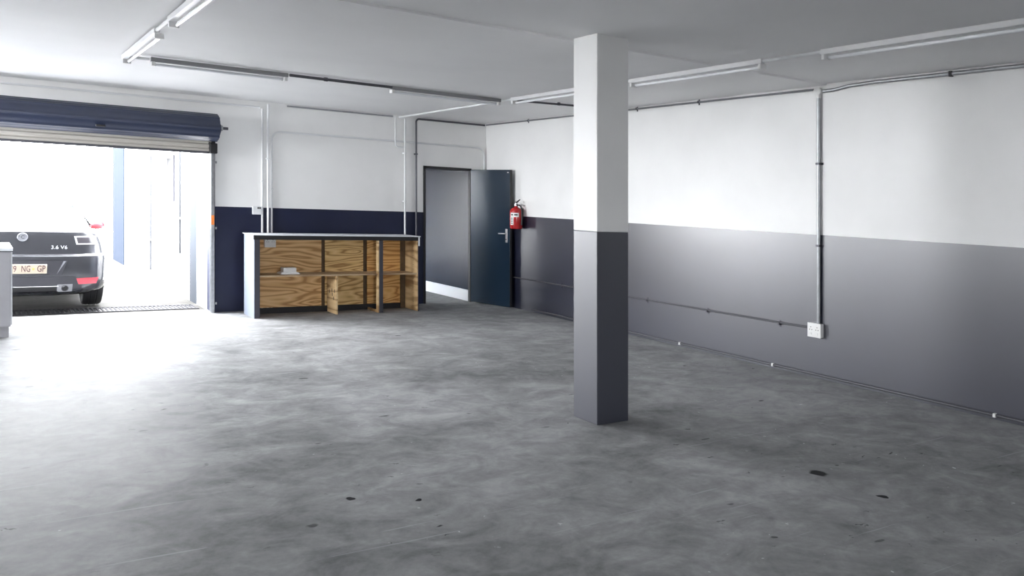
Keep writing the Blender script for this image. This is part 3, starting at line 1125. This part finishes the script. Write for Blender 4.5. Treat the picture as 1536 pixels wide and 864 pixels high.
# round emblem: outer rim, pale dish and inner marks
yb = rear(0, .905, .010)
EM = Matrix.Translation((-.0, yb, .912)) @ Matrix.Rotation(PI / 2 - .12, 4, 'X')
q = MB()
q.lathe([(.050, -.008), (.052, .006), (.047, .010), (.043, .006), (.043, .002), (.030, .002), (.030, .006), (.026, .006), (.026, .002), (.001, .002)], 28, EM)
em = car_part(q, 'emblem', M['emblem'])
q = MB()
for a0, a1, rr, cx in ((.6, 2 * PI - .6, .017, .004),):
    q.tube([EM @ Vector((cx + rr * math.cos(a0 + (a1 - a0) * i / 12), rr * math.sin(a0 + (a1 - a0) * i / 12), .004)) for i in range(13)], .003, 6)
q.tube([EM @ Vector((-.034, 0, .004)), EM @ Vector((-.034, .02, .004))], .003, 6)
car_part(q, 'emblem_mark', M['cartrim'], em)


# greenhouse glass: panels standing just proud of the body skin
def skin_patch(h0, h1, i0f, i1f, off, nh=8, ni=14):
    q = MB()
    lay = []
    for o_ in (off, -.004):
        gr = []
        for j in range(nh + 1):
            h = h0 + (h1 - h0) * j / nh
            ol = outline(lv(h), 40)
            f0, f1 = i0f(h), i1f(h)
            rowv = []
            for i in range(ni + 1):
                f_ = f0 + (f1 - f0) * i / ni
                k_ = int(f_)
                p = ol[k_ % len(ol)].lerp(ol[(k_ + 1) % len(ol)], f_ - k_)
                d_ = (ol[(k_ + 1) % len(ol)] - ol[k_ % len(ol)]).normalized()
                nn = Vector((-d_.y, d_.x, .5)).normalized()
                if nn.dot(Vector((p.x, (p.y - 2) * .3, .3))) < 0:
                    nn = -nn
                rowv.append(q.bm.verts.new(p + nn * o_))
            gr.append(rowv)
        lay.append(gr)
    for gr in lay:
        for j in range(nh):
            for i in range(ni):
                q.face([gr[j][i], gr[j][i + 1], gr[j + 1][i + 1], gr[j + 1][i]])
    a_, b_ = lay
    loop = [(0, i) for i in range(ni)] + [(j, ni) for j in range(nh)] + [(nh, i) for i in range(ni, 0, -1)] + [(j, 0) for j in range(nh, 0, -1)]
    for k_ in range(len(loop)):
        j0, i0 = loop[k_]
        j1, i1 = loop[(k_ + 1) % len(loop)]
        q.face([a_[j0][i0], a_[j1][i1], b_[j1][i1], b_[j0][i0]])
    return q


car_part(skin_patch(1.03, 1.30, lambda h: 5.5, lambda h: 34.5, .006, 8, 24), 'rear_window', M['glass'])
car_part(skin_patch(1.03, 1.30, lambda h: 46.5, lambda h: 75.5, .006, 8, 24), 'windscreen', M['glass'])
for sx in (-1, 1):
    q = MB()
    # side glass with a pointed rear quarter
    gr = []
    for h in (1.03, 1.08, 1.14, 1.20, 1.25, 1.29):
        _, W, R, F, D = lv(h)
        y0 = R + D * .55 + (h - 1.03) * .5
        y1 = F - .62
        gr.append([Vector((sx * (W + .004), y0 + (y1 - y0) * i / 8, h)) for i in range(9)])
    lay = [[[q.bm.verts.new(p + Vector((sx * o_, 0, 0))) for p in r_] for r_ in gr] for o_ in (0, -.03)]
    for L3 in lay:
        for j in range(5):
            for i in range(8):
                q.face([L3[j][i], L3[j][i + 1], L3[j + 1][i + 1], L3[j + 1][i]])
    car_part(q, 'side_window', M['glass'])
    # door mirror
    q = MB()
    mx, my, mz = sx * .985, 2.62, .955
    mt = Matrix.Translation((mx, my, mz)) @ Matrix.Scale(1, 4)
    q.lathe([(.02, -.055), (.075, -.045), (.105, -.01), (.105, .025), (.08, .055), (.02, .068)], 20, mt)
    for v in q.bm.verts:
        v.co.y = my + (v.co.y - my) * .55
    mr = car_part(q, 'door_mirror', M['mirrorred'])
    q = MB()
    q.tube([(sx * .80, my + .02, .93), (sx * .93, my, .935)], .022, 8)
    car_part(q, 'mirror_arm', M['carpaint'], mr)
# wheels
for y in WY:
    for sx in (-1, 1):
        xo = sx * .768
        q = MB()
        WMX = Matrix.Translation((xo, y, .312)) @ Matrix.Rotation(PI / 2 * sx, 4, 'Y')
        q.lathe([(.225, -.100), (.262, -.108), (.296, -.100), (.310, -.080), (.313, -.04), (.308, -.037), (.308, -.030), (.313, -.027), (.313, .027), (.308, .030), (.308, .037), (.313, .04), (.310, .080), (.296, .100), (.262, .108), (.225, .100)], 40, WMX)
        ty = car_part(q, 'tyre', M['rubber'], smooth=40)
        q = MB()
        q.lathe([(.222, .060), (.222, .106), (.205, .106), (.198, .085), (.06, .095), (.05, .104), (.002, .104)], 30, WMX)
        for k_ in range(5):
            a_ = 2 * PI * k_ / 5
            q.tube([WMX @ Vector((.05 * math.cos(a_), .05 * math.sin(a_), .102)), WMX @ Vector((.205 * math.cos(a_), .205 * math.sin(a_), .104))], [.03, .022], 8)
        car_part(q, 'rim', M['satin'], ty)
# underside and rear silencer
q = MB()
q.box(-.56, .35, .20, .56, 4.0, .24, .01, 1)
car_part(q, 'floor_pan', M['black'])
q = MB()
q.tube([(-.42, .62, .235), (.42, .62, .235)], .085, 14)
car_part(q, 'silencer', M['darksteel'])
q = MB()
q.tube([(-.72, .82, .25), (.72, .82, .25)], .045, 10)
car_part(q, 'rear_axle', M['black'])

# ------------------------------------------------------------------ daylight
wd = bpy.data.worlds.new('sky')
SC.world = wd
wd.use_nodes = True
bg = wd.node_tree.nodes['Background']
bg.inputs['Color'].default_value = (.955, .972, 1.0, 1)
bg.inputs['Strength'].default_value = 14.0


def portal(name, loc, rot, sx, sy):
    l = bpy.data.lights.new(name, 'AREA')
    l.shape = 'RECTANGLE'
    l.size, l.size_y = sx, sy
    l.cycles.is_portal = True
    o = bpy.data.objects.new(name, l)
    o.location = loc
    o.rotation_euler = rot
    COL.objects.link(o)


portal('shutter_opening_portal', ((X0 + X1) / 2, YB + T + .02, 1.05), (-PI / 2, 0, 0), X1 - X0, 2.5)
portal('side_opening_portal', (XL - .27, (LW0 + LW1) / 2, 2.1), (0, -PI / 2, 0), 1.5, LW1 - LW0)
portal('rear_opening_portal', ((FW0 + FW1) / 2, YF - .27, 1.15), (PI / 2, 0, 0), FW1 - FW0, 2.5)

# ------------------------------------------------------------------ camera
F_PX, YAW, HOR, CZ = 1233.53, 0.5820149567, 272.26, 1.5508
cam = bpy.data.cameras.new('camera')
cam.sensor_fit = 'HORIZONTAL'
cam.sensor_width = 36
cam.lens = F_PX / 1536 * 36
cam.shift_y = (HOR - 432) / 1536      # perspective-control shift: the view is cropped towards the floor
cam.clip_end = 300
co = bpy.data.objects.new('camera', cam)
co.location = (0, 0, CZ)
co.rotation_euler = (PI / 2, 0, -YAW)
COL.objects.link(co)
SC.camera = co

for o in bpy.data.objects:
    if '_w' in o.keys():
        del o['_w']
SC.cycles.use_denoising = True
SC.cycles.max_bounces = 12
SC.cycles.diffuse_bounces = 8
SC.cycles.sample_clamp_indirect = 12
vs = SC.view_settings
vs.view_transform = 'Standard'
vs.look = 'None'
vs.exposure = 1.84
vs.gamma = 1
vs.use_curve_mapping = False
